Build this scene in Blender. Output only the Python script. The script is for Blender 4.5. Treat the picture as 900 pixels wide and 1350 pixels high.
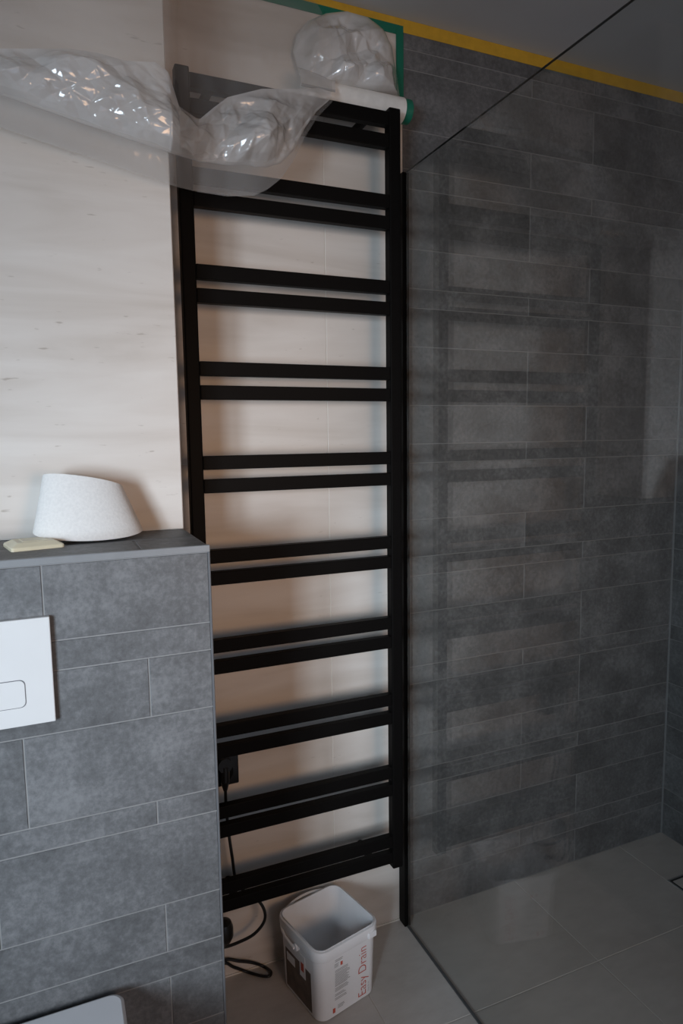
import bpy, bmesh, math, random
from mathutils import Vector, Matrix, noise

random.seed(7)
S = bpy.context.scene
COL = S.collection
for o in list(bpy.data.objects):
    bpy.data.objects.remove(o)

# ------------------------------------------------------------------ camera
CAM = Vector((-0.83502, -1.55297, 1.35703))
YAW, PITCH, ROLL, FPX = 0.40521, 0.11115, -0.01354, 882.39
_f = Vector((math.sin(YAW)*math.cos(PITCH), math.cos(YAW)*math.cos(PITCH), -math.sin(PITCH)))
_r = Vector((math.cos(YAW), -math.sin(YAW), 0.0))
_u = _r.cross(_f)
RT = _r*math.cos(ROLL) + _u*math.sin(ROLL)
UP = -_r*math.sin(ROLL) + _u*math.cos(ROLL)
cam_d = bpy.data.cameras.new('camera')
cam = bpy.data.objects.new('camera', cam_d)
COL.objects.link(cam)
cam.matrix_world = Matrix(((RT.x, UP.x, -_f.x, CAM.x), (RT.y, UP.y, -_f.y, CAM.y), (RT.z, UP.z, -_f.z, CAM.z), (0, 0, 0, 1)))
cam_d.sensor_fit = 'VERTICAL'
cam_d.sensor_height = 36.0
cam_d.sensor_width = 24.0
cam_d.lens = FPX/1350*36
cam_d.clip_start = 0.02
S.camera = cam


def at(u, v, x=None, y=None, z=None):
    """photo pixel -> point on the plane x=, y= or z= that the thing touches"""
    d = RT*((u-450)/FPX) - UP*((v-675)/FPX) + _f
    ax, val = (0, x) if x is not None else (1, y) if y is not None else (2, z)
    return CAM + d*((val-CAM[ax])/d[ax])


# ------------------------------------------------------------------ light
W = bpy.data.worlds.new('daylight')
S.world = W
W.use_nodes = True
W.node_tree.nodes['Background'].inputs[0].default_value = (0.60, 0.76, 1.0, 1)
W.node_tree.nodes['Background'].inputs[1].default_value = 1.0


def area(name, loc, direction, sx, sy, power, color):
    l = bpy.data.lights.new(name, 'AREA')
    l.shape = 'RECTANGLE'
    l.size, l.size_y, l.energy, l.color = sx, sy, power, color
    o = bpy.data.objects.new(name, l)
    COL.objects.link(o)
    o.location = loc
    o.rotation_euler = Vector(direction).to_track_quat('-Z', 'Y').to_euler()
    return o


# daylight through the window behind the photographer, and the warm hall lamp beyond the open doorway
WIN = (-2.50, -1.70, 0.80, 1.90)      # x0 x1 z0 z1 in the rear wall
DOR = (-0.45, 0.50, 0.0, 2.05)
YR = -2.3
area('window_daylight', (-2.10, YR-0.06, 1.25), (0.82, 1, -0.16), 0.62, 0.80, 11.8, (0.72, 0.855, 1.0)).data.spread = math.radians(62)
area('hall_lamp', (0.02, YR-0.5, 1.34), (-0.10, 1, -0.05), 0.85, 0.6, 3.2, (1.0, 0.565, 0.27)).data.spread = math.radians(80)

S.view_settings.view_transform = 'Standard'
S.view_settings.look = 'None'
S.view_settings.gamma = 1.0
S.view_settings.use_curve_mapping = False
S.view_settings.exposure = 0.0


# ------------------------------------------------------------------ materials
def new_mat(name):
    m = bpy.data.materials.new(name)
    m.use_nodes = True
    nt = m.node_tree
    return m, nt, nt.nodes['Principled BSDF']


def plain(name, col, rough=0.5, spec=0.5, metal=0.0, var=0.06, scale=30, bump=0.0, coords='Position'):
    m, nt, b = new_mat(name)
    N, L = nt.nodes, nt.links
    geo = N.new('ShaderNodeNewGeometry')
    n = N.new('ShaderNodeTexNoise')
    n.inputs['Scale'].default_value = scale
    n.inputs['Detail'].default_value = 4
    L.new(geo.outputs['Position'], n.inputs['Vector'])
    r = N.new('ShaderNodeValToRGB')
    r.color_ramp.elements[0].position = 0.3
    r.color_ramp.elements[1].position = 0.7
    r.color_ramp.elements[0].color = tuple(c*(1-var) for c in col)+(1,)
    r.color_ramp.elements[1].color = tuple(min(1, c*(1+var)) for c in col)+(1,)
    L.new(n.outputs['Fac'], r.inputs['Fac'])
    L.new(r.outputs['Color'], b.inputs['Base Color'])
    b.inputs['Roughness'].default_value = rough
    b.inputs['Specular IOR Level'].default_value = spec
    b.inputs['Metallic'].default_value = metal
    if bump:
        bp = N.new('ShaderNodeBump')
        bp.inputs['Strength'].default_value = bump
        bp.inputs['Distance'].default_value = 0.002
        L.new(n.outputs['Fac'], bp.inputs['Height'])
        L.new(bp.outputs['Normal'], b.inputs['Normal'])
    return m


def stone(name, dark, mid, light, rough=0.55, stretch=(1, 1, 1), s1=5, s2=45, tint=0.12, bump=0.12):
    """concrete-look porcelain: cloudy large noise and fine speckle, each tile its own tone and cut"""
    m, nt, b = new_mat(name)
    N, L = nt.nodes, nt.links
    geo = N.new('ShaderNodeNewGeometry')
    oi = N.new('ShaderNodeObjectInfo')
    off = N.new('ShaderNodeVectorMath'); off.operation = 'MULTIPLY_ADD'
    comb = N.new('ShaderNodeCombineXYZ')
    for i in range(3):
        L.new(oi.outputs['Random'], comb.inputs[i])
    off.inputs[1].default_value = (17.0, 11.0, 23.0)
    L.new(comb.outputs[0], off.inputs[0])
    L.new(geo.outputs['Position'], off.inputs[2])
    mp = N.new('ShaderNodeMapping')
    mp.inputs['Scale'].default_value = stretch
    L.new(off.outputs[0], mp.inputs['Vector'])
    n1 = N.new('ShaderNodeTexNoise'); n1.inputs['Scale'].default_value = s1
    n1.inputs['Detail'].default_value = 7; n1.inputs['Roughness'].default_value = 0.62
    n2 = N.new('ShaderNodeTexNoise'); n2.inputs['Scale'].default_value = s2
    n2.inputs['Detail'].default_value = 6; n2.inputs['Roughness'].default_value = 0.7
    for n in (n1, n2):
        L.new(mp.outputs['Vector'], n.inputs['Vector'])
    mix = N.new('ShaderNodeMath'); mix.operation = 'MULTIPLY_ADD'
    mix.inputs[1].default_value = 0.45
    sc = N.new('ShaderNodeMath'); sc.operation = 'MULTIPLY'; sc.inputs[1].default_value = 0.55
    L.new(n1.outputs['Fac'], sc.inputs[0])
    L.new(n2.outputs['Fac'], mix.inputs[0])
    L.new(sc.outputs[0], mix.inputs[2])
    r = N.new('ShaderNodeValToRGB')
    e = r.color_ramp.elements
    e[0].position, e[0].color = 0.38, dark+(1,)
    e[1].position, e[1].color = 0.62, light+(1,)
    k = e.new(0.5); k.color = mid+(1,)
    L.new(mix.outputs[0], r.inputs['Fac'])
    hs = N.new('ShaderNodeHueSaturation')
    mr = N.new('ShaderNodeMapRange')
    mr.inputs['To Min'].default_value = 1-tint
    mr.inputs['To Max'].default_value = 1+tint
    L.new(oi.outputs['Random'], mr.inputs['Value'])
    L.new(mr.outputs['Result'], hs.inputs['Value'])
    L.new(r.outputs['Color'], hs.inputs['Color'])
    L.new(hs.outputs['Color'], b.inputs['Base Color'])
    b.inputs['Roughness'].default_value = rough
    bp = N.new('ShaderNodeBump'); bp.inputs['Strength'].default_value = bump; bp.inputs['Distance'].default_value = 0.001
    L.new(n2.outputs['Fac'], bp.inputs['Height'])
    L.new(bp.outputs['Normal'], b.inputs['Normal'])
    return m


def travertine(name):
    m, nt, b = new_mat(name)
    N, L = nt.nodes, nt.links
    geo = N.new('ShaderNodeNewGeometry')
    mp = N.new('ShaderNodeMapping'); mp.inputs['Scale'].default_value = (1.2, 1.2, 9.0)
    L.new(geo.outputs['Position'], mp.inputs['Vector'])
    n1 = N.new('ShaderNodeTexNoise'); n1.inputs['Scale'].default_value = 1.6; n1.inputs['Detail'].default_value = 8
    n1.inputs['Distortion'].default_value = 0.6
    L.new(mp.outputs['Vector'], n1.inputs['Vector'])
    r = N.new('ShaderNodeValToRGB')
    e = r.color_ramp.elements
    e[0].position, e[0].color = 0.30, (0.585, 0.522, 0.462, 1)
    e[1].position, e[1].color = 0.72, (0.765, 0.713, 0.658, 1)
    k = e.new(0.5); k.color = (0.685, 0.625, 0.568, 1)
    L.new(n1.outputs['Fac'], r.inputs['Fac'])
    # small dark pits lying in the bedding direction
    mp2 = N.new('ShaderNodeMapping'); mp2.inputs['Scale'].default_value = (28, 28, 110)
    L.new(geo.outputs['Position'], mp2.inputs['Vector'])
    v = N.new('ShaderNodeTexNoise'); v.inputs['Scale'].default_value = 1.0; v.inputs['Detail'].default_value = 2
    L.new(mp2.outputs['Vector'], v.inputs['Vector'])
    rr = N.new('ShaderNodeValToRGB')
    rr.color_ramp.elements[0].position = 0.70; rr.color_ramp.elements[0].color = (1, 1, 1, 1)
    rr.color_ramp.elements[1].position = 0.78; rr.color_ramp.elements[1].color = (0.62, 0.58, 0.54, 1)
    L.new(v.outputs['Fac'], rr.inputs['Fac'])
    mx = N.new('ShaderNodeMixRGB'); mx.blend_type = 'MULTIPLY'; mx.inputs['Fac'].default_value = 0.8
    L.new(r.outputs['Color'], mx.inputs['Color1'])
    L.new(rr.outputs['Color'], mx.inputs['Color2'])
    L.new(mx.outputs['Color'], b.inputs['Base Color'])
    b.inputs['Roughness'].default_value = 0.5
    return m


def glass(name, tint):
    m = bpy.data.materials.new(name)
    m.use_nodes = True
    nt = m.node_tree
    N, L = nt.nodes, nt.links
    N.remove(N['Principled BSDF'])
    out = N['Material Output']
    geo = N.new('ShaderNodeNewGeometry')
    dot = N.new('ShaderNodeVectorMath'); dot.operation = 'DOT_PRODUCT'
    L.new(geo.outputs['Normal'], dot.inputs[0]); L.new(geo.outputs['Incoming'], dot.inputs[1])
    ab = N.new('ShaderNodeMath'); ab.operation = 'ABSOLUTE'; L.new(dot.outputs['Value'], ab.inputs[0])
    om = N.new('ShaderNodeMath'); om.operation = 'SUBTRACT'; om.inputs[0].default_value = 1.0; L.new(ab.outputs[0], om.inputs[1])
    pw = N.new('ShaderNodeMath'); pw.operation = 'POWER'; pw.inputs[1].default_value = 5.0; L.new(om.outputs[0], pw.inputs[0])
    ma = N.new('ShaderNodeMath'); ma.operation = 'MULTIPLY_ADD'
    ma.inputs[1].default_value = 0.957; ma.inputs[2].default_value = 0.043
    L.new(pw.outputs[0], ma.inputs[0])
    tr = N.new('ShaderNodeBsdfTransparent'); tr.inputs[0].default_value = tint+(1,)
    gl = N.new('ShaderNodeBsdfGlossy'); gl.inputs['Roughness'].default_value = 0.0
    mix = N.new('ShaderNodeMixShader')
    L.new(ma.outputs[0], mix.inputs[0]); L.new(tr.outputs[0], mix.inputs[1]); L.new(gl.outputs[0], mix.inputs[2])
    L.new(mix.outputs[0], out.inputs['Surface'])
    return m


def film_mat(name, opacity, through=0.35, coat=1.0):
    """thin milky polythene: partly clear, partly scattering, with a glossy skin"""
    m, nt, b = new_mat(name)
    N, L = nt.nodes, nt.links
    out = N['Material Output']
    b.inputs['Base Color'].default_value = (0.95, 0.94, 0.93, 1)
    b.inputs['Roughness'].default_value = 0.13
    b.inputs['Specular IOR Level'].default_value = 0.9
    b.inputs['Coat Weight'].default_value = coat
    b.inputs['Coat Roughness'].default_value = 0.09
    b.inputs['Coat IOR'].default_value = 1.7
    tl = N.new('ShaderNodeBsdfTranslucent'); tl.inputs[0].default_value = (0.8, 0.8, 0.8, 1)
    m1 = N.new('ShaderNodeMixShader'); m1.inputs[0].default_value = through
    L.new(b.outputs[0], m1.inputs[1]); L.new(tl.outputs[0], m1.inputs[2])
    tr = N.new('ShaderNodeBsdfTransparent'); tr.inputs[0].default_value = (0.96, 0.955, 0.95, 1)
    geo = N.new('ShaderNodeNewGeometry')
    n = N.new('ShaderNodeTexNoise'); n.inputs['Scale'].default_value = 9; n.inputs['Detail'].default_value = 5
    L.new(geo.outputs['Position'], n.inputs['Vector'])
    mr = N.new('ShaderNodeMapRange')
    mr.inputs['From Min'].default_value = 0.3; mr.inputs['From Max'].default_value = 0.7
    mr.inputs['To Min'].default_value = opacity*0.8; mr.inputs['To Max'].default_value = min(1, opacity*1.2)
    L.new(n.outputs['Fac'], mr.inputs['Value'])
    m2 = N.new('ShaderNodeMixShader')
    L.new(mr.outputs['Result'], m2.inputs[0])
    L.new(tr.outputs[0], m2.inputs[1]); L.new(m1.outputs[0], m2.inputs[2])
    L.new(m2.outputs[0], out.inputs['Surface'])
    return m


M = {}
M['grey'] = stone('grey_stone_tile', (0.083, 0.083, 0.084), (0.127, 0.1275, 0.130), (0.198, 0.1985, 0.201), s1=8, s2=95, tint=0.07)
M['beige'] = travertine('beige_travertine_tile')
M['floor'] = stone('floor_tile', (0.47, 0.435, 0.40), (0.52, 0.485, 0.45), (0.57, 0.535, 0.50), rough=0.42, stretch=(1, 2.2, 1), s1=2.2, s2=14, tint=0.03, bump=0.04)
M['grout'] = plain('grey_grout', (0.25, 0.245, 0.24), 0.9)
M['fgrout'] = plain('pale_floor_grout', (0.52, 0.48, 0.43), 0.9)
M['bgrout'] = plain('beige_grout', (0.74, 0.70, 0.64), 0.9)
M['paint'] = plain('ceiling_paint', (0.55, 0.555, 0.56), 0.9, var=0.02, scale=6)
M['plaster'] = plain('wall_plaster', (0.30, 0.25, 0.21), 0.9, var=0.03, scale=5)
M['black'] = plain('matt_black_coating', (0.0052, 0.0046, 0.0043), 0.5, 0.06, var=0.1, scale=200)
M['blackgloss'] = plain('black_plastic', (0.010, 0.010, 0.010), 0.3, 0.4)
M['trimgrey'] = plain('grey_tile_trim', (0.24, 0.245, 0.25), 0.4, 0.4)
M['trimdark'] = plain('dark_tile_trim', (0.13, 0.132, 0.138), 0.5, 0.3)
M['glass'] = glass('clear_glass', (0.925, 0.94, 0.935))
M['glassedge'] = plain('dark_glass_edge', (0.035, 0.038, 0.038), 0.35)
M['seal'] = plain('grey_silicone', (0.06, 0.065, 0.07), 0.5)
M['film'] = film_mat('milky_film', 0.20)
M['film2'] = film_mat('milky_film_gathered', 0.66, 0.28)
M['film3'] = film_mat('milky_film_many_layers', 0.80, 0.12, 1.0)
M['filmroll'] = plain('rolled_film', (0.88, 0.86, 0.82), 0.3, 0.6, var=0.05, scale=60)
M['green'] = plain('green_tape', (0.008, 0.16, 0.10), 0.45)
M['yellow'] = plain('yellow_tape', (0.66, 0.38, 0.03), 0.6, var=0.08, scale=40)
M['white'] = plain('white_plastic', (0.70, 0.685, 0.67), 0.3, 0.5, var=0.01)
M['porcelain'] = plain('white_porcelain', (0.72, 0.72, 0.74), 0.12, 0.6, var=0.01)
M['groove'] = plain('button_gap', (0.16, 0.16, 0.17), 0.6)
M['paper'] = plain('embossed_paper', (0.76, 0.735, 0.705), 0.95, 0.1, var=0.05, scale=220, bump=0.25)
M['cream'] = plain('cream_plastic', (0.80, 0.72, 0.52), 0.4)
M['bucket'] = plain('bucket_plastic', (0.90, 0.90, 0.91), 0.35, 0.5, var=0.015)
M['red'] = plain('red_print', (0.62, 0.10, 0.06), 0.5)
M['greyprint'] = plain('grey_print', (0.36, 0.36, 0.36), 0.6)
M['brownprint'] = plain('brown_photo_print', (0.13, 0.095, 0.075), 0.45, var=0.35, scale=35)
M['steel'] = plain('dark_steel', (0.03, 0.03, 0.035), 0.35, metal=0.6)
M['wood'] = plain('door_wood', (0.42, 0.30, 0.19), 0.5)


# ------------------------------------------------------------------ mesh helpers
def link(name, me, mat, parent=None, smooth=False):
    o = bpy.data.objects.new(name, me)
    COL.objects.link(o)
    if mat is not None:
        me.materials.append(mat)
    if smooth:
        for p in me.polygons:
            p.use_smooth = True
        if smooth != 'all':
            me.set_sharp_from_angle(angle=math.radians(38))
    if parent is not None:
        o.parent = parent
    return o


def from_bm(name, bm, mat, parent=None, smooth=False):
    me = bpy.data.meshes.new(name)
    bmesh.ops.recalc_face_normals(bm, faces=bm.faces)
    bm.to_mesh(me)
    bm.free()
    return link(name, me, mat, parent, smooth)


def bm_box(bm, a, b, bevel=0.0, seg=1):
    a, b = Vector(a), Vector(b)
    c, s = (a+b)/2, (b-a)
    r = bmesh.ops.create_cube(bm, size=1.0, matrix=Matrix.Translation(c) @ Matrix.Diagonal((abs(s.x), abs(s.y), abs(s.z), 1)))
    if bevel:
        vs = r['verts']
        es = list({e for v in vs for e in v.link_edges})
        bmesh.ops.bevel(bm, geom=es, offset=bevel, segments=seg, affect='EDGES', profile=0.5)


def box(name, a, b, mat, parent=None, bevel=0.0, seg=1):
    bm = bmesh.new()
    bm_box(bm, a, b, bevel, seg)
    return from_bm(name, bm, mat, parent)


def bm_tube(bm, pts, rad, n=10, caps=True):
    pts = [Vector(p) for p in pts]
    rings = []
    ref = None
    for i, p in enumerate(pts):
        t = (pts[min(i+1, len(pts)-1)] - pts[max(i-1, 0)]).normalized()
        if ref is None:
            ref = Vector((0, 0, 1)) if abs(t.z) < 0.9 else Vector((1, 0, 0))
        a = (ref - t*ref.dot(t)).normalized()
        ref = a
        b = t.cross(a)
        r = rad[i] if isinstance(rad, (list, tuple)) else rad
        rings.append([bm.verts.new(p + a*(r*math.cos(2*math.pi*k/n)) + b*(r*math.sin(2*math.pi*k/n))) for k in range(n)])
    for i in range(len(rings)-1):
        for k in range(n):
            bm.faces.new((rings[i][k], rings[i][(k+1) % n], rings[i+1][(k+1) % n], rings[i+1][k]))
    if caps:
        bm.faces.new(rings[0][::-1])
        bm.faces.new(rings[-1])


def tube(name, pts, rad, mat, parent=None, n=10):
    bm = bmesh.new()
    bm_tube(bm, pts, rad, n)
    return from_bm(name, bm, mat, parent, True)


def smooth_path(pts, k=8):
    pts = [Vector(p) for p in pts]
    P = [pts[0]] + pts + [pts[-1]]
    out = []
    for i in range(1, len(P)-2):
        for j in range(k):
            t = j/k
            a, b, c, d = P[i-1], P[i], P[i+1], P[i+2]
            out.append(0.5*((2*b) + (c-a)*t + (2*a-5*b+4*c-d)*t*t + (3*b-a-3*c+d)*t**3))
    out.append(pts[-1])
    return out


def round_rect(w, d, r, n=6):
    """outline of a rounded rectangle, counter-clockwise, centred on the origin"""
    out = []
    for cx, cy, a0 in ((w/2-r, d/2-r, 0), (-w/2+r, d/2-r, 90), (-w/2+r, -d/2+r, 180), (w/2-r, -d/2+r, 270)):
        for k in range(n+1):
            a = math.radians(a0 + 90*k/n)
            out.append((cx + r*math.cos(a), cy + r*math.sin(a)))
    return out


def loft(bm, rings, close_first=False, close_last=False):
    R = [[bm.verts.new(p) for p in ring] for ring in rings]
    n = len(R[0])
    for i in range(len(R)-1):
        for k in range(n):
            bm.faces.new((R[i][k], R[i][(k+1) % n], R[i+1][(k+1) % n], R[i+1][k]))
    if close_first:
        bm.faces.new(R[0][::-1])
    if close_last:
        bm.faces.new(R[-1])
    return R


def tag(o, label, cat=None, group=None, kind=None):
    o['label'] = label
    if cat:
        o['category'] = cat
    if group:
        o['group'] = group
    if kind:
        o['kind'] = kind
    return o


def thing(name, loc, label, cat, group=None):
    o = bpy.data.objects.new(name, None)
    o.empty_display_size = 0.05
    COL.objects.link(o)
    o.location = loc
    return tag(o, label, cat, group)


def struct(o, label, cat):
    return tag(o, label, cat, kind='structure')


def tile(parent, axis, sign, face, depth, u0, u1, v0, v1, mat, gap=0.0022, name='tile'):
    """one tile: thin slab with a chamfered front edge; axis = its normal, sign = the way it faces,
    u,v = the other two axes in xyz order"""
    g = gap/2
    c = 0.0009
    ax = [i for i in range(3) if i != axis]
    j = random.uniform(-0.0002, 0.0002)
    vs = []
    for (dep, ins) in ((-depth, 0), (-c, 0), (0, c)):
        for (a, b) in ((u0+g+ins, v0+g+ins), (u1-g-ins, v0+g+ins), (u1-g-ins, v1-g-ins), (u0+g+ins, v1-g-ins)):
            p = [0, 0, 0]
            p[axis] = face + sign*(dep+j)
            p[ax[0]], p[ax[1]] = a, b
            vs.append(p)
    fs = [(8, 9, 10, 11)]
    for lv in (0, 4):
        for k in range(4):
            fs.append((lv+k, lv+(k+1) % 4, lv+4+(k+1) % 4, lv+4+k))
    me = bpy.data.meshes.new(name)
    me.from_pydata(vs, [], fs)
    bm = bmesh.new(); bm.from_mesh(me)
    bmesh.ops.recalc_face_normals(bm, faces=bm.faces)
    # open-backed shell: make sure the front looks along its sign
    bm.faces.ensure_lookup_table()
    if bm.faces[0].normal[axis]*sign < 0:
        bmesh.ops.reverse_faces(bm, faces=bm.faces)
    bm.to_mesh(me); bm.free()
    return link(name, me, mat, parent)


# ------------------------------------------------------------------ room
XB, YW, YB = -0.6064, -0.2356, -0.4658     # niche side, pier face, cistern box face
XR, XL = 1.0037, -2.9
ZC, ZL = 2.372, 1.1835                     # ceiling, ledge top
XG = 0.010                                 # where beige tile meets grey tile on the back wall
TD = 0.008                                 # tile depth
G = 0.0012                                 # joints lie this far back

floor = struct(box('floor', (XL, YR, -0.08), (XR+0.1, 0.1, -G), M['fgrout']), 'pale beige grey tiled bathroom floor', 'floor')
fx = [-2.596, -1.996, -1.396, -0.796, -0.198, 0.389, XR]
fy = [YR, -2.145, -1.545, -0.945, -0.345, 0.0]
for i in range(len(fy)-1):
    for k in range(len(fx)-1):
        if k == len(fx)-2 and i == len(fy)-2:
            tile(floor, 2, 1, 0, TD, fx[k], 0.812, fy[i], fy[i+1], M['floor'])
            tile(floor, 2, 1, 0, TD, 0.812, XR, fy[i], fy[i+1], M['floor'])
        else:
            tile(floor, 2, 1, 0, TD, fx[k], fx[k+1], fy[i], fy[i+1], M['floor'])

struct(box('ceiling', (XL, YR, ZC), (XR+0.1, 0.1, ZC+0.08), M['paint']), 'plain grey white painted ceiling', 'ceiling')

ROWS = [ZC, 2.306, 2.260, 2.118, 2.025, 1.978, 1.832, 1.735, 1.686, 1.588, 1.438, 1.337, 1.287, 1.135, 1.034, 0.983,
        0.881, 0.730, 0.681, 0.532, 0.433, 0.386, 0.292, 0.162, 0.108, 0.0]
wall_back = struct(box('wall_back', (XB-0.1, G, -0.05), (XR+0.1, 0.1, ZC+0.05), M['grout']),
                   'back wall of beige stone tiles beside the radiator and grey strips in the shower', 'wall')
for i in range(len(ROWS)-1):
    xs = [XG, 0.407, XR] if i % 2 else [XG, 0.624, XR]
    for k in range(len(xs)-1):
        tile(wall_back, 1, -1, 0, TD, xs[k], xs[k+1], ROWS[i+1], ROWS[i], M['grey'])
box('grout_bed', (XB, G-0.0001, 0.0), (XG, G+0.001, ZC), M['bgrout'], wall_back)
bz = [0.0, 1.300, ZC]
for i in range(2):
    for a, b in ((XB, -0.203), (-0.203, XG)):
        tile(wall_back, 1, -1, 0, TD, a, b, bz[i], bz[i+1], M['beige'], gap=0.0016)

struct(box('trim_2', (XB, -0.003, 0.0), (-0.0085, 0.0, 0.004), M['bgrout']), 'thin beige sealant line where niche wall meets the floor', 'trim')
wall_right = struct(box('wall_right', (XR+G, YR, -0.05), (XR+0.1, 0.0, ZC+0.05), M['grout']), 'shower side wall of dark grey stone strips', 'wall')
for i in range(len(ROWS)-1):
    ys = [0.0, -0.36, -0.96, -1.56] if i % 2 else [0.0, -0.6, -1.2, -1.56]
    for k in range(len(ys)-1):
        tile(wall_right, 0, -1, XR, TD, ys[k+1], ys[k], ROWS[i+1], ROWS[i], M['grey'])
struct(box('trim_1', (XR-0.004, -0.004, 0.0), (XR, 0.0, ZC), M['trimgrey']), 'thin pale joint strip up the shower corner', 'trim')

# pier: beige wall that stands proud of the niche, above the cistern ledge
wall_pier = struct(box('wall_pier', (XL, YW+G, ZL), (XB-G, 0.1, ZC), M['bgrout']), 'beige stone wall above the cistern ledge', 'wall')
for a, b in ((-2.406, -1.806), (-1.806, -1.206), (-1.206, XB)):
    tile(wall_pier, 1, -1, YW, TD, a, b, ZL, ZC, M['beige'], gap=0.0016)
tile(wall_pier, 0, 1, XB, TD, YW, 0.0, ZL, ZC, M['beige'], gap=0.0016)

# cistern box with tiled front, ledge and niche side
wall_cistern = struct(box('wall_cistern', (XL, YB+G, -0.05), (XB-G, 0.1, ZL-G), M['grout']), 'grey tiled boxed-in cistern with a ledge on top', 'wall')
CR = [ZL-0.011, 1.054, 1.007, 0.908, 0.762, 0.721, 0.576, 0.488, 0.441, 0.341, 0.191, 0.141, 0.0]
CJ = [-0.860, -1.05, -0.711, -0.90, -0.708, -0.95, -0.702, -0.98, -0.699, -0.9, -0.71, -0.8]
for i in range(len(CR)-1):
    xs = [XB-0.002, CJ[i]]
    while xs[-1] > -2.0:
        xs.append(xs[-1]-0.6)
    for k in range(len(xs)-1):
        tile(wall_cistern, 1, -1, YB, TD, xs[k+1], xs[k], CR[i+1], CR[i], M['grey'])
    tile(wall_cistern, 0, 1, XB, TD, YB+0.002, 0.0, CR[i+1], CR[i], M['grey'])
for (ya, yb2), j0 in (((YB+0.004, -0.350), -0.714), ((-0.350, YW), -1.02)):
    xs = [XB-0.002, j0, j0-0.6, j0-1.2]
    for k in range(len(xs)-1):
        tile(wall_cistern, 2, 1, ZL, TD, xs[k+1], xs[k], ya, yb2, M['grey'], gap=0.0032)
box('edge_trim', (-2.2, YB-0.001, ZL-0.011), (XB+0.001, YB+0.006, ZL+0.0005), M['trimgrey'], wall_cistern, 0.0008)
box('edge_trim', (XB-0.003, YB-0.001, 0.0), (XB+0.001, YB+0.003, ZL-0.011), M['trimdark'], wall_cistern, 0.0008)

struct(box('wall_left', (XL-0.1, YR, -0.05), (XL, 0.1, ZC+0.05), M['plaster']), 'plain plastered side wall', 'wall')
wr = bmesh.new()
xs = [XL, WIN[0], WIN[1], DOR[0], DOR[1], XR+0.1]
for a, b, zlo, zhi in ((xs[0], xs[1], -0.05, ZC), (xs[2], xs[3], -0.05, ZC), (xs[4], xs[5], -0.05, ZC),
                       (xs[1], xs[2], -0.05, WIN[2]), (xs[1], xs[2], WIN[3], ZC), (xs[3], xs[4], DOR[3], ZC)):
    bm_box(wr, (a, YR-0.1, zlo), (b, YR, zhi))
struct(from_bm('wall_rear', wr, M['plaster']), 'plastered wall with window and doorway behind the photographer', 'wall')
win = struct(thing('window_1', ((WIN[0]+WIN[1])/2, YR, WIN[2]), 'white framed bathroom window in plastered wall', 'window'), 'white framed bathroom window in plastered wall', 'window')
cx, zc = (WIN[0]+WIN[1])/2, (WIN[2]+WIN[3])/2
hw, hh = (WIN[1]-WIN[0])/2, (WIN[3]-WIN[2])/2
for nm, a, b in (('frame', (-hw, -0.06, 0), (-hw+0.06, 0, 2*hh)), ('frame', (hw-0.06, -0.06, 0), (hw, 0, 2*hh)),
                 ('frame', (-hw+0.06, -0.06, 0), (hw-0.06, 0, 0.06)), ('frame', (-hw+0.06, -0.06, 2*hh-0.06), (hw-0.06, 0, 2*hh)),
                 ('mullion', (-0.03, -0.06, 0.06), (0.03, 0, 2*hh-0.06))):
    box(nm, a, b, M['white'], win, 0.004)
for s in (-1, 1):
    box('pane', (0.03 if s > 0 else -hw+0.06, -0.034, 0.06), (hw-0.06 if s > 0 else -0.03, -0.028, 2*hh-0.06), M['glass'], win)
dor = struct(thing('door_1', ((DOR[0]+DOR[1])/2, YR, 0), 'open doorway with wooden jambs leading to lit hall', 'doorway'), 'open doorway with wooden jambs leading to lit hall', 'doorway')
dw = (DOR[1]-DOR[0])/2
for a, b in (((-dw, -0.1, 0), (-dw+0.03, 0.01, DOR[3])), ((dw-0.03, -0.1, 0), (dw, 0.01, DOR[3])), ((-dw+0.03, -0.1, DOR[3]-0.03), (dw-0.03, 0.01, DOR[3]))):
    box('jamb', a, b, M['wood'], dor)

# ------------------------------------------------------------------ towel radiator
RX0, RX1 = -0.5670, -0.0540
YF, YK = -0.110, -0.083
rad = thing('towel_radiator', ((RX0+RX1)/2, YF, 0.24), 'tall matt black ladder towel radiator with paired flat bars', 'radiator')
R0 = Vector(rad.location)


def rbox(name, a, b, bev=0.0015):
    return box(name, Vector(a)-R0, Vector(b)-R0, M['black'], rad, bev, 2)


for a, b in ((RX0, RX0+0.0295), (RX1-0.0295, RX1)):
    rbox('post', (a, YF, 0.241), (b, YK, 2.107), 0.003)
BAR_TOP = [2.097, 2.048, 1.915, 1.8672, 1.7217, 1.6728, 1.5217, 1.4715, 1.3206, 1.2697, 1.114, 1.0649, 0.9107, 0.8618, 0.712, 0.6638,
           0.5182, 0.4719, 0.3311, 0.2872]
for z in BAR_TOP:
    rbox('bar', (RX0+0.0295, YF+0.0015, z-0.030), (RX1-0.0295, YF+0.0215, z))
for x in (RX0+0.075, RX1-0.075):
    for z in (2.084, 0.262):
        bm = bmesh.new()
        bm_tube(bm, [Vector((x, YK-0.004, z))-R0, Vector((x, -0.001, z))-R0], 0.010, 16)
        bm_tube(bm, [Vector((x, -0.012, z))-R0, Vector((x, -0.0005, z))-R0], 0.009, 20)
        bm_box(bm, Vector((x-0.012, YF+0.006, z-0.006))-R0, Vector((x+0.012, YK, z+0.006))-R0, 0.002)
        from_bm('wall_bracket', bm, M['black'], rad)

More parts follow.
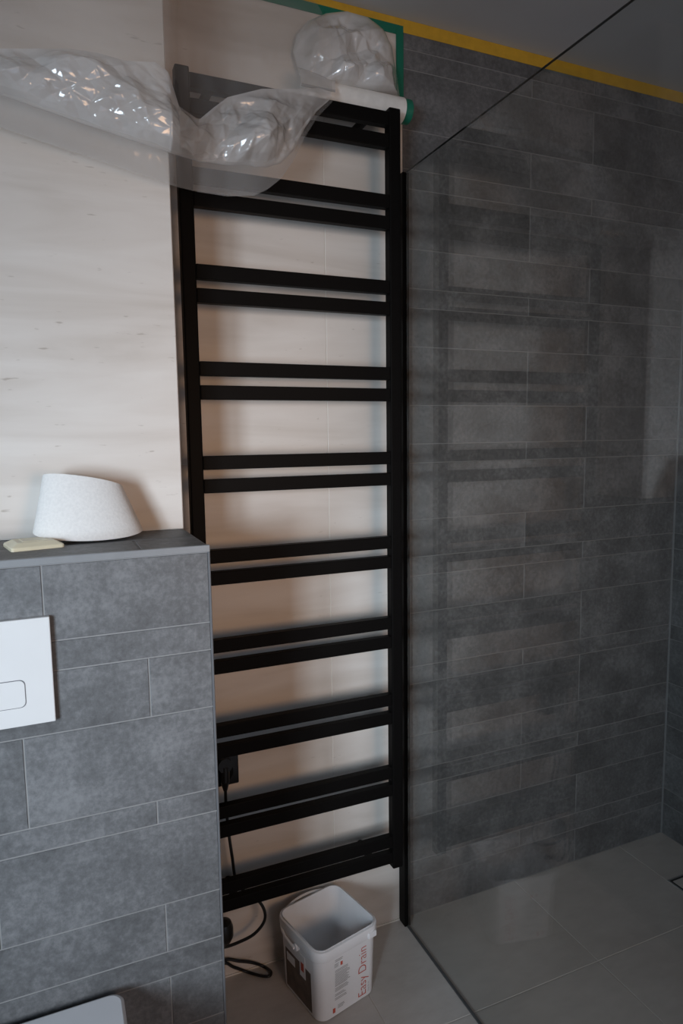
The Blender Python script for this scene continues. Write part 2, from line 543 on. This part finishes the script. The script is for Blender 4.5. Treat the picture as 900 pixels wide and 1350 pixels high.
# ------------------------------------------------------------------ shower screen
GT = 2.003
scr = thing('shower_screen', (0, -0.5, 0), 'clear glass shower screen in a black wall profile', 'shower screen')
SO = Vector(scr.location)
GY0, GY1 = -0.018, -1.05
box('glass_pane', Vector((-0.003, GY1, 0.004))-SO, Vector((0.005, GY0, GT-0.002))-SO, M['glass'], scr)
box('top_edge', Vector((-0.0015, GY1, GT-0.002))-SO, Vector((0.0035, GY0-0.016, GT-0.001))-SO, M['glassedge'], scr)
pr = bmesh.new()
bm_box(pr, Vector((-0.0085, -0.034, 0.0))-SO, Vector((0.0095, -0.0005, GT-0.001))-SO, 0.001)
from_bm('wall_profile', pr, M['black'], scr)
box('floor_seal', Vector((-0.0020, GY1, 0.0))-SO, Vector((0.0040, -0.0345, 0.004))-SO, M['seal'], scr)

# ------------------------------------------------------------------ drain
dr = thing('shower_drain', (0.880, -0.255, 0.0), 'square tile-insert floor drain with a black slot around it', 'drain')
DO = Vector(dr.location)
h = 0.066
fr = bmesh.new()
for (w0, w1, z1) in ((h, h-0.004, 0.0012),):
    for a, b in (((-w0, -w0), (w0, -w1)), ((-w0, w1), (w0, w0)), ((-w0, -w1), (-w1, w1)), ((w1, -w1), (w0, w1))):
        bm_box(fr, (a[0], a[1], -0.004), (b[0], b[1], z1))
from_bm('drain_frame', fr, M['trimgrey'], dr)
fr = bmesh.new()
w0, w1 = h-0.004, h-0.011
for a, b in (((-w0, -w0), (w0, -w1)), ((-w0, w1), (w0, w0)), ((-w0, -w1), (-w1, w1)), ((w1, -w1), (w0, w1))):
    bm_box(fr, (a[0], a[1], -0.004), (b[0], b[1], 0.0006))
from_bm('slot', fr, M['blackgloss'], dr)
box('insert', (-w1, -w1, -0.004), (w1, w1, 0.0011), M['floor'], dr)

# ------------------------------------------------------------------ tapes
yt = box('masking_tape', (-0.62, -0.0012, 2.341), (XR-0.004, -0.0004, 2.3715), M['yellow'])
tag(yt, 'yellow masking tape strip along the top of the back wall', 'tape')

# ------------------------------------------------------------------ masking film with its roll
film = thing('masking_film', (-0.6, -0.24, 1.81), 'crumpled clear plastic masking film draped over radiator top, with roll and green tape', 'plastic film')
FO = Vector(film.location)


def lattice(i, j, k):
    v = math.sin(i*127.1 + j*311.7 + k*74.7)*43758.5453
    return v - math.floor(v)


def facets(x, z, size, k):
    """piecewise flat relief: random heights on a slanted triangle lattice"""
    x, z = x/size, z/size
    i, j = math.floor(x), math.floor(z)
    fx2, fz = x-i, z-j
    if (i+j) % 2:
        a2, b2, c2, d2 = lattice(i, j, k), lattice(i+1, j, k), lattice(i, j+1, k), lattice(i+1, j+1, k)
        if fx2+fz < 1:
            return a2 + (b2-a2)*fx2 + (c2-a2)*fz
        return d2 + (c2-d2)*(1-fx2) + (b2-d2)*(1-fz)
    a2, b2, c2, d2 = lattice(i, j, k), lattice(i+1, j, k), lattice(i, j+1, k), lattice(i+1, j+1, k)
    if fx2 > fz:
        return a2 + (b2-a2)*fx2 + (d2-b2)*fz
    return a2 + (d2-c2)*fx2 + (c2-a2)*fz


def crumple(p, s=1.0, seed=0.0, rot=0.0, long=1.0):
    """creased film: flat facets of several sizes, drawn out along slanting directions"""
    w = noise.noise_vector(Vector(p)*6 + Vector((seed, 0, 0)))*0.022
    x, z = (p.x+w.x)*s, (p.z+w.z)*s
    h = 0
    for a, size, st, amp, k in ((0.15, 0.060, 1.9*long, 1.0, 1), (-0.45, 0.036, 2.2*long, 0.55, 2), (0.7, 0.020, 2.4*long, 0.26, 3), (-0.1, 0.011, 1.8, 0.09, 4)):
        ca, sa = math.cos(a+rot), math.sin(a+rot)
        h += amp*(facets((x*ca+z*sa)/st, -x*sa+z*ca, size/1.4, k+seed) - 0.5)
    return h


def folds(p, seed=0.0):
    """long narrow pull-folds running slantwise through stretched film"""
    h = 0
    for a, f in ((0.55, 9.0), (-0.5, 7.0), (1.2, 5.0)):
        w = p.x*math.sin(a)*f + p.z*math.cos(a)*f + 0.8*noise.noise(Vector((p.x*2, seed, p.z*2+a)))
        k = 1-abs(2*(w-math.floor(w))-1)
        h += max(0, k-0.86)/0.14*(0.5+noise.noise(Vector((p.x*4+seed, a*9, p.z*4))))
    return h


def lerp_curve(c, x):
    if x <= c[0][0]:
        return c[0][1]
    for (x0, y0), (x1, y1) in zip(c, c[1:]):
        if x <= x1:
            return y0 + (y1-y0)*(x-x0)/(x1-x0)
    return c[-1][1]


def grid(name, nu, nv, fn, mat):
    vs, fs = [], []
    for i in range(nu+1):
        for j in range(nv+1):
            vs.append(Vector(fn(i/nu, j/nv)) - FO)
    for i in range(nu):
        for j in range(nv):
            a = i*(nv+1)+j
            fs.append((a, a+1, a+nv+2, a+nv+1))
    me = bpy.data.meshes.new(name)
    me.from_pydata(vs, [], fs)
    return link(name, me, mat, film, 'all')


BE = [(-400, 40), (-160, 118), (-60, 150), (0, 168), (60, 188), (110, 205), (160, 222), (200, 235), (232, 246), (260, 253), (300, 259), (335, 258), (352, 250), (370, 236), (388, 210),
      (402, 180), (418, 155), (438, 134)]
YBOT = [(-160, -0.275), (180, -0.280), (225, -0.270), (262, -0.190), (300, -0.165), (350, -0.155), (400, -0.135), (425, -0.122), (438, -0.116)]


def sheet(s, t):
    u = -400 + s*838
    yb = lerp_curve(YBOT, u)
    B = at(u, lerp_curve(BE, u), y=yb)
    k = min(1, max(0, (B.x+0.604)/0.05))
    k = k*k*(3-2*k)
    Tp = Vector((B.x, YW-0.004 + k*(-0.006-YW+0.004), 2.368 - 0.012*k))
    f = t*(1-k) + (min(1.0, t*2.1)**0.8)*k
    P = Vector((B.x, Tp.y + (B.y-Tp.y)*f, Tp.z + (B.z-Tp.z)*t))
    P.y -= 0.018*math.sin(math.pi*t)*(1-k)
    amp = 0.005*math.sin(math.pi*min(1, t*1.0))**0.5 if 0 < t < 1 else 0
    P.y -= amp*folds(P, 3.0)
    lim = -0.115 if P.z < 2.115 and P.x > -0.6 else -0.002
    if k < 0.02:
        lim = YW-0.003
    P.y = min(P.y, lim)
    return P


grid('hanging_sheet', 170, 60, sheet, M['film'])

CT = [(-400, -10), (-160, 55), (0, 64), (90, 64), (130, 70), (165, 80), (205, 82), (222, 95), (236, 140), (262, 158), (280, 143), (300, 128), (345, 117), (390, 117), (420, 116), (440, 122)]


def bunch(s, t):
    u = -400 + s*836
    yb = lerp_curve(YBOT, u)
    top, bot = lerp_curve(CT, u), lerp_curve(BE, u) - lerp_curve([(0, 42), (330, 40), (385, 14), (436, 6)], u)
    v = top + (bot-top)*t
    bul = math.sin(math.pi*min(1, 0.06+t*0.94))**0.6
    w = min(1.0, (438-u)/60) if u > 378 else 1.0
    y = yb - 0.006 - 0.030*bul*max(0.15, w)
    P = at(u, v, y=y)
    P.y += ((0.036 if u < 236 else 0.052)*max(0.3, w))*crumple(P, 0.95, 9.0, -0.25 if u < 236 else 0.55, 1.1)*min(1, t*6)*min(1, (1-t)*6+0.15)
    P.y = min(P.y, yb - 0.003)
    return P


grid('gathered_fold', 590, 110, bunch, M['film2'])


def hem(s, t):
    u = -400 + s*800
    yb = lerp_curve(YBOT, u)
    b = lerp_curve(BE, u)
    y = yb - 0.004 - 0.016*math.sin(math.pi*min(1, 0.1+0.9*t))
    P = at(u, b-64+64*t, y=y)
    P.y += 0.004*noise.noise(P*14) - 0.004*folds(P, 8.0)*math.sin(math.pi*t)
    P.y = min(P.y, yb-0.002)
    return P


grid('folded_hem', 230, 24, hem, M['film'])

OUT = [(405, 122), (393, 95), (386, 68), (391, 45), (405, 28), (430, 17), (458, 14), (485, 22), (505, 38), (516, 62), (522, 95), (527, 130), (500, 131), (470, 126), (440, 122)]


def bag_outline(a):
    x = a*len(OUT)
    i = int(x) % len(OUT)
    f = x-int(x)
    p, q = OUT[i], OUT[(i+1) % len(OUT)]
    return p[0]+(q[0]-p[0])*f, p[1]+(q[1]-p[1])*f


def bag(s, t):
    ou, ov = bag_outline(s)
    r = 1-t
    u, v = 462+(ou-462)*r, 84+(ov-84)*r
    y = -0.012 - 0.060*max(0, 1-r**3)**0.7
    P = at(u, v, y=y)
    P.y = min(-0.004, P.y + 0.058*crumple(P, 0.72, 21.0, 0.9, 1.0)*min(1, 4*(1-r)+0.1))
    return P


grid('puffed_film', 240, 70, bag, M['film3'])
# neck of film passing over the radiator top between the bag and the gathered fold
def neck(s, t):
    a = at(398+44*t, 128+2*math.sin(t*3), y=-0.118)
    b = at(392+50*t, 92+22*t, y=-0.045)
    P = a.lerp(b, s)
    P.z += 0.022*math.sin(math.pi*s)
    P.z += 0.010*crumple(P, 1.0, 33.0)
    P.z = max(P.z, 2.114)
    return P


grid('crossing_film', 30, 30, neck, M['film2'])
rc = at(534, 148, y=-0.050)
ry, rz = -0.0500, rc.z + 0.001
xe = rc.x - 0.010
bm = bmesh.new()
bm_tube(bm, [Vector((x, ry, rz))-FO for x in (-0.27, xe-0.001, xe)], [0.0285, 0.0285, 0.0265], 32)
from_bm('film_roll', bm, M['filmroll'], film, True)
bm = bmesh.new()
bm_tube(bm, [Vector((x, ry, rz))-FO for x in (xe-0.0005, xe+0.001, xe+0.018, xe+0.020)], [0.025, 0.0272, 0.0272, 0.025], 32)
from_bm('green_tape_roll', bm, M['green'], film, True)
box('tape_strip', Vector((-0.604, -0.0024, 2.333))-FO, Vector((0.012, -0.0013, 2.3545))-FO, M['green'], film)
box('tape_strip', Vector((-0.008, -0.0030, 2.165))-FO, Vector((0.012, -0.0019, 2.345))-FO, M['green'], film)

# ------------------------------------------------------------------ paper roll and cream cover on the ledge
pl = Vector((-0.785, -0.300, ZL))
pap = thing('paper_roll', pl, 'white embossed paper roll pulled into a cone, leaning on a cream cover', 'paper roll')
bl, brt = at(43, 702, y=-0.300), at(188, 697, y=-0.300)
tl, trt = at(56, 627, y=-0.290), at(161, 641, y=-0.290)


def pap_ring(scale, f):
    """ellipse ring: f=0 the bottom rim, f=1 the top rim"""
    lb, rb = bl.lerp(tl, f), brt.lerp(trt, f)
    c = (lb+rb)/2
    ux = (rb-lb)/2
    ry2 = 0.048*(1-f)+0.030*f
    bend = 0.006*(1-f)
    out = []
    for k in range(48):
        a = 2*math.pi*k/48
        p = c + ux*(scale*math.cos(a)) + Vector((0, ry2*scale*math.sin(a), 0))
        # the near rim dips to the ledge at the bottom; the top plane falls away from the viewer
        p.z += (0.012*math.sin(a) if f == 0 else 0.012*(1-f)*math.sin(a) - 0.010*f*math.sin(a)*1.0)*scale
        out.append(p)
    return out


bm = bmesh.new()
ringset = [pap_ring(1.0, f) for f in (0, 0.15, 0.35, 0.6, 0.85, 1.0)] + [pap_ring(0.93, 0.985), pap_ring(0.5, 0.96)] + [pap_ring(0.42, 0.8), pap_ring(0.42, 0.2), pap_ring(0.6, 0.03)]
low = min(p.z for r in ringset for p in r)
loft(bm, [[p-pl for p in r] for r in ringset] + [[p-pl for p in ringset[0]]])
bmesh.ops.remove_doubles(bm, verts=bm.verts, dist=1e-5)
windings = from_bm('paper_windings', bm, M['paper'], pap, True)
bm = bmesh.new()
rr = [pap_ring(0.41, f) for f in (0.06, 0.9)] + [pap_ring(0.385, f) for f in (0.9, 0.06)]
loft(bm, [[p-pl for p in r] for r in rr] + [[p-pl for p in rr[0]]])
bmesh.ops.remove_doubles(bm, verts=bm.verts, dist=1e-5)
from_bm('core', bm, plain('grey_card', (0.4, 0.35, 0.3), 0.9), windings, True)

cc = thing('cover_plate', (-0.872, -0.342, ZL), 'cream plastic cover plate with sloping edges lying on the grey ledge', 'cover plate')
cc.rotation_euler = (0, 0, math.radians(12))
bm = bmesh.new()
loft(bm, [[(x, y, z) for x, y in round_rect(w, w, 0.004, 3)] for w, z in ((0.080, 0.0), (0.080, 0.004), (0.078, 0.006), (0.058, 0.0115), (0.056, 0.012))], True, True)
cplate = from_bm('plate', bm, M['cream'], cc)
box('rocker', (-0.019, -0.019, 0.0115), (0.019, 0.019, 0.0128), M['cream'], cplate, 0.0005)

# ------------------------------------------------------------------ flush plate
pt, pb = at(63, 813, y=YB-0.010), at(76, 950, y=YB-0.010)
px1 = (pt.x+pb.x)/2
pz0, pz1 = pb.z, pt.z
fp = thing('flush_plate', (px1-0.123, YB, pz0), 'white rectangular flush plate on the grey cistern wall', 'flush plate')
FP = Vector(fp.location)
bm = bmesh.new()
bm_box(bm, Vector((px1-0.246, YB-0.011, pz0))-FP, Vector((px1, YB, pz1))-FP, 0.0015, 2)
fplate = from_bm('plate', bm, M['white'], fp)
bc = at(33, 914, y=YB-0.011)
for (x0, x1) in ((px1-0.205, px1-0.118), (px1-0.112, bc.x)):
    zc0, zc1 = bc.z-0.0205, bc.z+0.0205
    for nm, g2, dep, mt in (('button_gap', 0.0011, 0.0114, M['groove']), ('button', 0.0, 0.0120, M['white'])):
        bm = bmesh.new()
        o2 = round_rect(x1-x0+2*g2, zc1-zc0+2*g2, 0.008, 5)
        rings = [[Vector(((x0+x1)/2+a, YB-d, (zc0+zc1)/2+b))-FP for a, b in o2] for d in (0.010, dep)]
        loft(bm, rings, True, True)
        from_bm(nm, bm, mt, fplate)

# ------------------------------------------------------------------ wall-hung toilet (only the corner of its lid is in view)
zt = 0.462
c0 = at(163, 1312, z=zt)
TW, TLn = 0.360, 0.470
tx = c0.x - TW/2
yback = at(100, 1323, z=zt).y
to = thing('toilet', (tx, YB, 0.06), 'white wall-hung toilet with closed flat lid below the flush plate', 'toilet')
TO = Vector(to.location)


def slab(name, w, ln, z0, z1, yb0, rb, rf, mat):
    o2 = []
    for cx2, cy2, a0, r in ((w/2-rb, yb0-rb, 0, rb), (-w/2+rb, yb0-rb, 90, rb), (-w/2+rf, yb0-ln+rf, 180, rf), (w/2-rf, yb0-ln+rf, 270, rf)):
        for k in range(9):
            a = math.radians(a0+90*k/8)
            o2.append((cx2+r*math.cos(a), cy2+r*math.sin(a)))
    bm = bmesh.new()
    rings = []
    e = min(0.005, (z1-z0)*0.3)
    for z, s in ((z0, 1-e/w*2), (z0+e, 1), (z1-e, 1), (z1-e*0.3, 1-e*0.5/w*2), (z1, 1-e/w*2)):
        ym = yb0-ln/2
        rings.append([Vector((tx+x*s, ym+(y-ym)*s, z))-TO for x, y in o2])
    loft(bm, rings, True, True)
    return from_bm(name, bm, mat, to)


slab('lid', TW, TLn, zt-0.020, zt, yback, 0.020, 0.12, M['porcelain'])
slab('seat', TW-0.006, TLn-0.006, zt-0.042, zt-0.022, yback-0.002, 0.020, 0.12, M['porcelain'])
bm = bmesh.new()
rings = []
for z, w, ln in ((0.10, 0.20, 0.30), (0.14, 0.24, 0.38), (0.25, 0.30, 0.46), (0.36, 0.345, 0.50), (zt-0.044, 0.350, 0.505)):
    rr2 = round_rect(w, ln, min(w, ln)*0.35, 8)
    rings.append([Vector((tx+x, YB-0.001-ln/2+y, z))-TO for x, y in rr2])
loft(bm, rings, True, True)
from_bm('bowl', bm, M['porcelain'], to, True)

# ------------------------------------------------------------------ bucket
bk = thing('bucket', (-0.277, -0.130, 0.0), 'open square white plastic bucket with red and grey print under the radiator', 'bucket')
bk.rotation_euler = (0, 0, math.radians(13.5))
BH = 0.186


def bside(z):
    return 0.168 + (0.178-0.168)*z/BH


def bring(z, grow=0.0, r=0.026):
    w = bside(z)+2*grow
    return [(x, y, z) for x, y in round_rect(w, w, r+grow, 6)]


bm = bmesh.new()
loft(bm, [bring(0.0, -0.004), bring(0.003), bring(0.06), bring(0.12), bring(0.170), bring(BH-0.006), bring(BH, -0.0007), bring(BH, -0.0022), bring(BH-0.01, -0.0025), bring(0.06, -0.0025), bring(0.006, -0.004)], True, True)
body = from_bm('body', bm, M['bucket'], bk, True)
bm = bmesh.new()
rim = [bring(0.158, 0.0005), bring(0.157, 0.0045), bring(0.162, 0.0058), bring(0.179, 0.0058), bring(0.1835, 0.0045), bring(0.1845, 0.0002)]
loft(bm, rim + [rim[0]])
bmesh.ops.remove_doubles(bm, verts=bm.verts, dist=1e-5)
rim_o = from_bm('rim', bm, M['bucket'], bk, True)
# tamper tab on the rim at the right end of the lettered face
fy0 = -bside(0.165)/2-0.006
box('rim_tab', (0.052, fy0-0.004, 0.159), (0.076, fy0+0.002, 0.173), M['bucket'], rim_o, 0.0015)
# bail handle lying along the far side, hinged on the side faces
hp = []
for k in range(25):
    a = math.pi*k/24
    w = 0.0985
    x = -w*math.cos(a)
    y = 0.106*max(0, math.sin(a))**0.45
    hp.append((x, y, 0.150+0.031*math.sin(a)))
bail = tube('handle', hp, 0.0032, M['bucket'], bk, 10)
for sx in (-1, 1):
    bm = bmesh.new()
    x0 = sx*(bside(0.15)/2)
    bm_tube(bm, [(x0-sx*0.001, 0, 0.150), (x0+sx*0.009, 0, 0.150)], 0.009, 14)
    from_bm('hinge', bm, M['bucket'], bail)


def face_pt(a, z, lift=0.0006):
    """point on the lettered face: a across (left to right), z up"""
    return Vector((a, -bside(z)/2-lift, z))


def side_pt(a, z, lift=0.0006):
    """point on the picture face (its left neighbour); a runs towards the shared corner"""
    return Vector((-bside(z)/2-lift, -a, z))


def print_quad(name, fn, a0, a1, z0, z1, mat, th=0.0003):
    vs = []
    for l in (0.0001, 0.0001+th):
        for a, z in ((a0, z0), (a1, z0), (a1, z1), (a0, z1)):
            vs.append(fn(a, z, l))
    me = bpy.data.meshes.new(name)
    me.from_pydata(vs, [], [(4, 5, 6, 7), (0, 1, 5, 4), (1, 2, 6, 5), (2, 3, 7, 6), (3, 0, 4, 7)])
    bm2 = bmesh.new(); bm2.from_mesh(me); bmesh.ops.recalc_face_normals(bm2, faces=bm2.faces); bm2.to_mesh(me); bm2.free()
    return link(name, me, mat, body)


def text_mesh(name, words, length, mat, a_base, z0, xscale=1.0):
    """lettering read upwards on the lettered face"""
    cu = bpy.data.curves.new(name, 'FONT')
    cu.body = words
    cu.size = 1.0
    cu.offset = -0.012
    tmp = bpy.data.objects.new(name+'_src', cu)
    COL.objects.link(tmp)
    bpy.context.view_layer.update()
    me = bpy.data.meshes.new_from_object(tmp.evaluated_get(bpy.context.evaluated_depsgraph_get()))
    bpy.data.objects.remove(tmp)
    xs2 = [v.co.x for v in me.vertices]
    k = length/(max(xs2)-min(xs2))
    x0 = min(xs2)
    for v in me.vertices:
        along, upw = (v.co.x-x0)*k, v.co.y*k*xscale
        v.co = face_pt(a_base-upw, z0+along, 0.0009)
    me.materials.clear()
    return link(name, me, mat, body)


text_mesh('red_lettering', 'Easy Drain', 0.128, M['red'], 0.051, 0.012, 1.15)
text_mesh('small_lettering', 'Easy Drain', 0.026, M['greyprint'], 0.060, 0.014, 1.0)
# fine print too small to read: rows of grey rules, reading upwards like the lettering
bm = bmesh.new()
random.seed(3)
for a0, a1, n, z1 in ((-0.042, -0.018, 2, 0.146), (-0.044, -0.030, 3, 0.136), (-0.042, -0.004, 2, 0.119), (-0.042, 0.004, 9, 0.111), (-0.042, 0.000, 1, 0.079), (-0.042, 0.004, 3, 0.073),
                      (-0.042, -0.010, 2, 0.057), (-0.042, -0.002, 2, 0.047), (-0.034, -0.014, 3, 0.026)):
    for i in range(n):
        z = z1 - i*0.0036
        e2 = a1 - random.uniform(0, 0.25)*(a1-a0)
        vs = [bm.verts.new(face_pt(a, zz, 0.0006)) for a, zz in ((a0, z), (e2, z), (e2, z+0.0014), (a0, z+0.0014))]
        bm.faces.new(vs)
o = from_bm('fine_print', bm, M['greyprint'], body)
o['kind'] = 'stuff'
print_quad('red_mark', face_pt, -0.048, -0.041, 0.012, 0.024, M['red'])
print_quad('red_stamp', face_pt, -0.026, -0.020, 0.127, 0.136, M['red'])
print_quad('picture_print', side_pt, -0.058, 0.052, 0.010, 0.112, M['brownprint'])
print_quad('picture_card', side_pt, 0.006, 0.030, 0.080, 0.138, M['bucket'], 0.0008)
print_quad('picture_card', side_pt, -0.052, -0.016, 0.082, 0.104, M['bucket'], 0.0006)
print_quad('card_mark', side_pt, 0.012, 0.024, 0.096, 0.118, M['red'], 0.0012)

# ------------------------------------------------------------------ socket and cable behind the radiator
sr = at(314, 1010, y=-0.030)
st, sb2 = at(313.5, 994, y=-0.030).z, at(315, 1031, y=-0.030).z
so = thing('wall_socket', (sr.x-0.040, 0, (st+sb2)/2), 'black surface-mounted power socket on beige wall behind the radiator', 'socket')
SC = Vector(so.location)
hous = box('housing', Vector((sr.x-0.080, -0.034, sb2))-SC, Vector((sr.x, -0.0005, st+0.012))-SC, M['blackgloss'], so, 0.003, 2)
bm = bmesh.new()
bm_tube(bm, [Vector((sr.x-0.040, y, (st+sb2)/2))-SC for y in (-0.034, -0.037)], 0.026, 24)
from_bm('outlet_ring', bm, M['black'], hous)
ca = thing('power_cable', (-0.46, -0.05, 0.0), 'black plug and power cable looping down to floor beside the bucket', 'cable')
CA = Vector(ca.location)
yc = -0.052
pg = [at(296, 1010, y=yc), at(296.5, 1030, y=yc), at(297, 1042, y=yc)]
bm = bmesh.new()
bm_tube(bm, [p-CA for p in pg], [0.012, 0.011, 0.005], 14)
bm_tube(bm, [Vector((pg[0].x, -0.038, pg[0].z+0.004))-CA, Vector((pg[0].x, -0.062, pg[0].z+0.004))-CA], 0.017, 18)
from_bm('plug', bm, M['blackgloss'], ca)
path = [at(297, 1040, y=yc), at(298, 1062, y=yc), at(301, 1095, y=yc), at(306, 1130, y=yc), at(311, 1160, y=-0.045), at(324, 1177, y=-0.045), at(341, 1188, y=-0.05), at(349, 1203, y=-0.055),
        at(347, 1217, y=-0.055), at(334, 1232, y=-0.055), at(315, 1242, y=-0.05), at(298, 1248, y=-0.045), at(280, 1250, y=-0.04), at(268, 1262, y=-0.03)]
path += [Vector((-0.55, -0.030, 0.045))]
for u, v in ((296, 1266), (315, 1267), (332, 1269), (347, 1274), (357, 1281), (354, 1287), (342, 1286), (325, 1281), (308, 1275), (294, 1270)):
    p = at(u, v, z=0.006)
    if p.y > -0.010:
        p = at(u, v, y=-0.010)
    path.append(p)
path.append(Vector((-0.56, -0.012, 0.03)))
tube('cord', [p-CA for p in smooth_path(path, 8)], 0.0038, M['blackgloss'], ca, 10)
kc = at(301, 1226, y=-0.05)
bm = bmesh.new()
bm_tube(bm, [kc+Vector((-0.012, 0, z))-CA for z in (0.030, 0.024, 0.010, -0.012, -0.026, -0.031)], [0.010, 0.019, 0.0235, 0.0235, 0.017, 0.008], 20)
from_bm('inline_switch', bm, M['blackgloss'], ca, True)
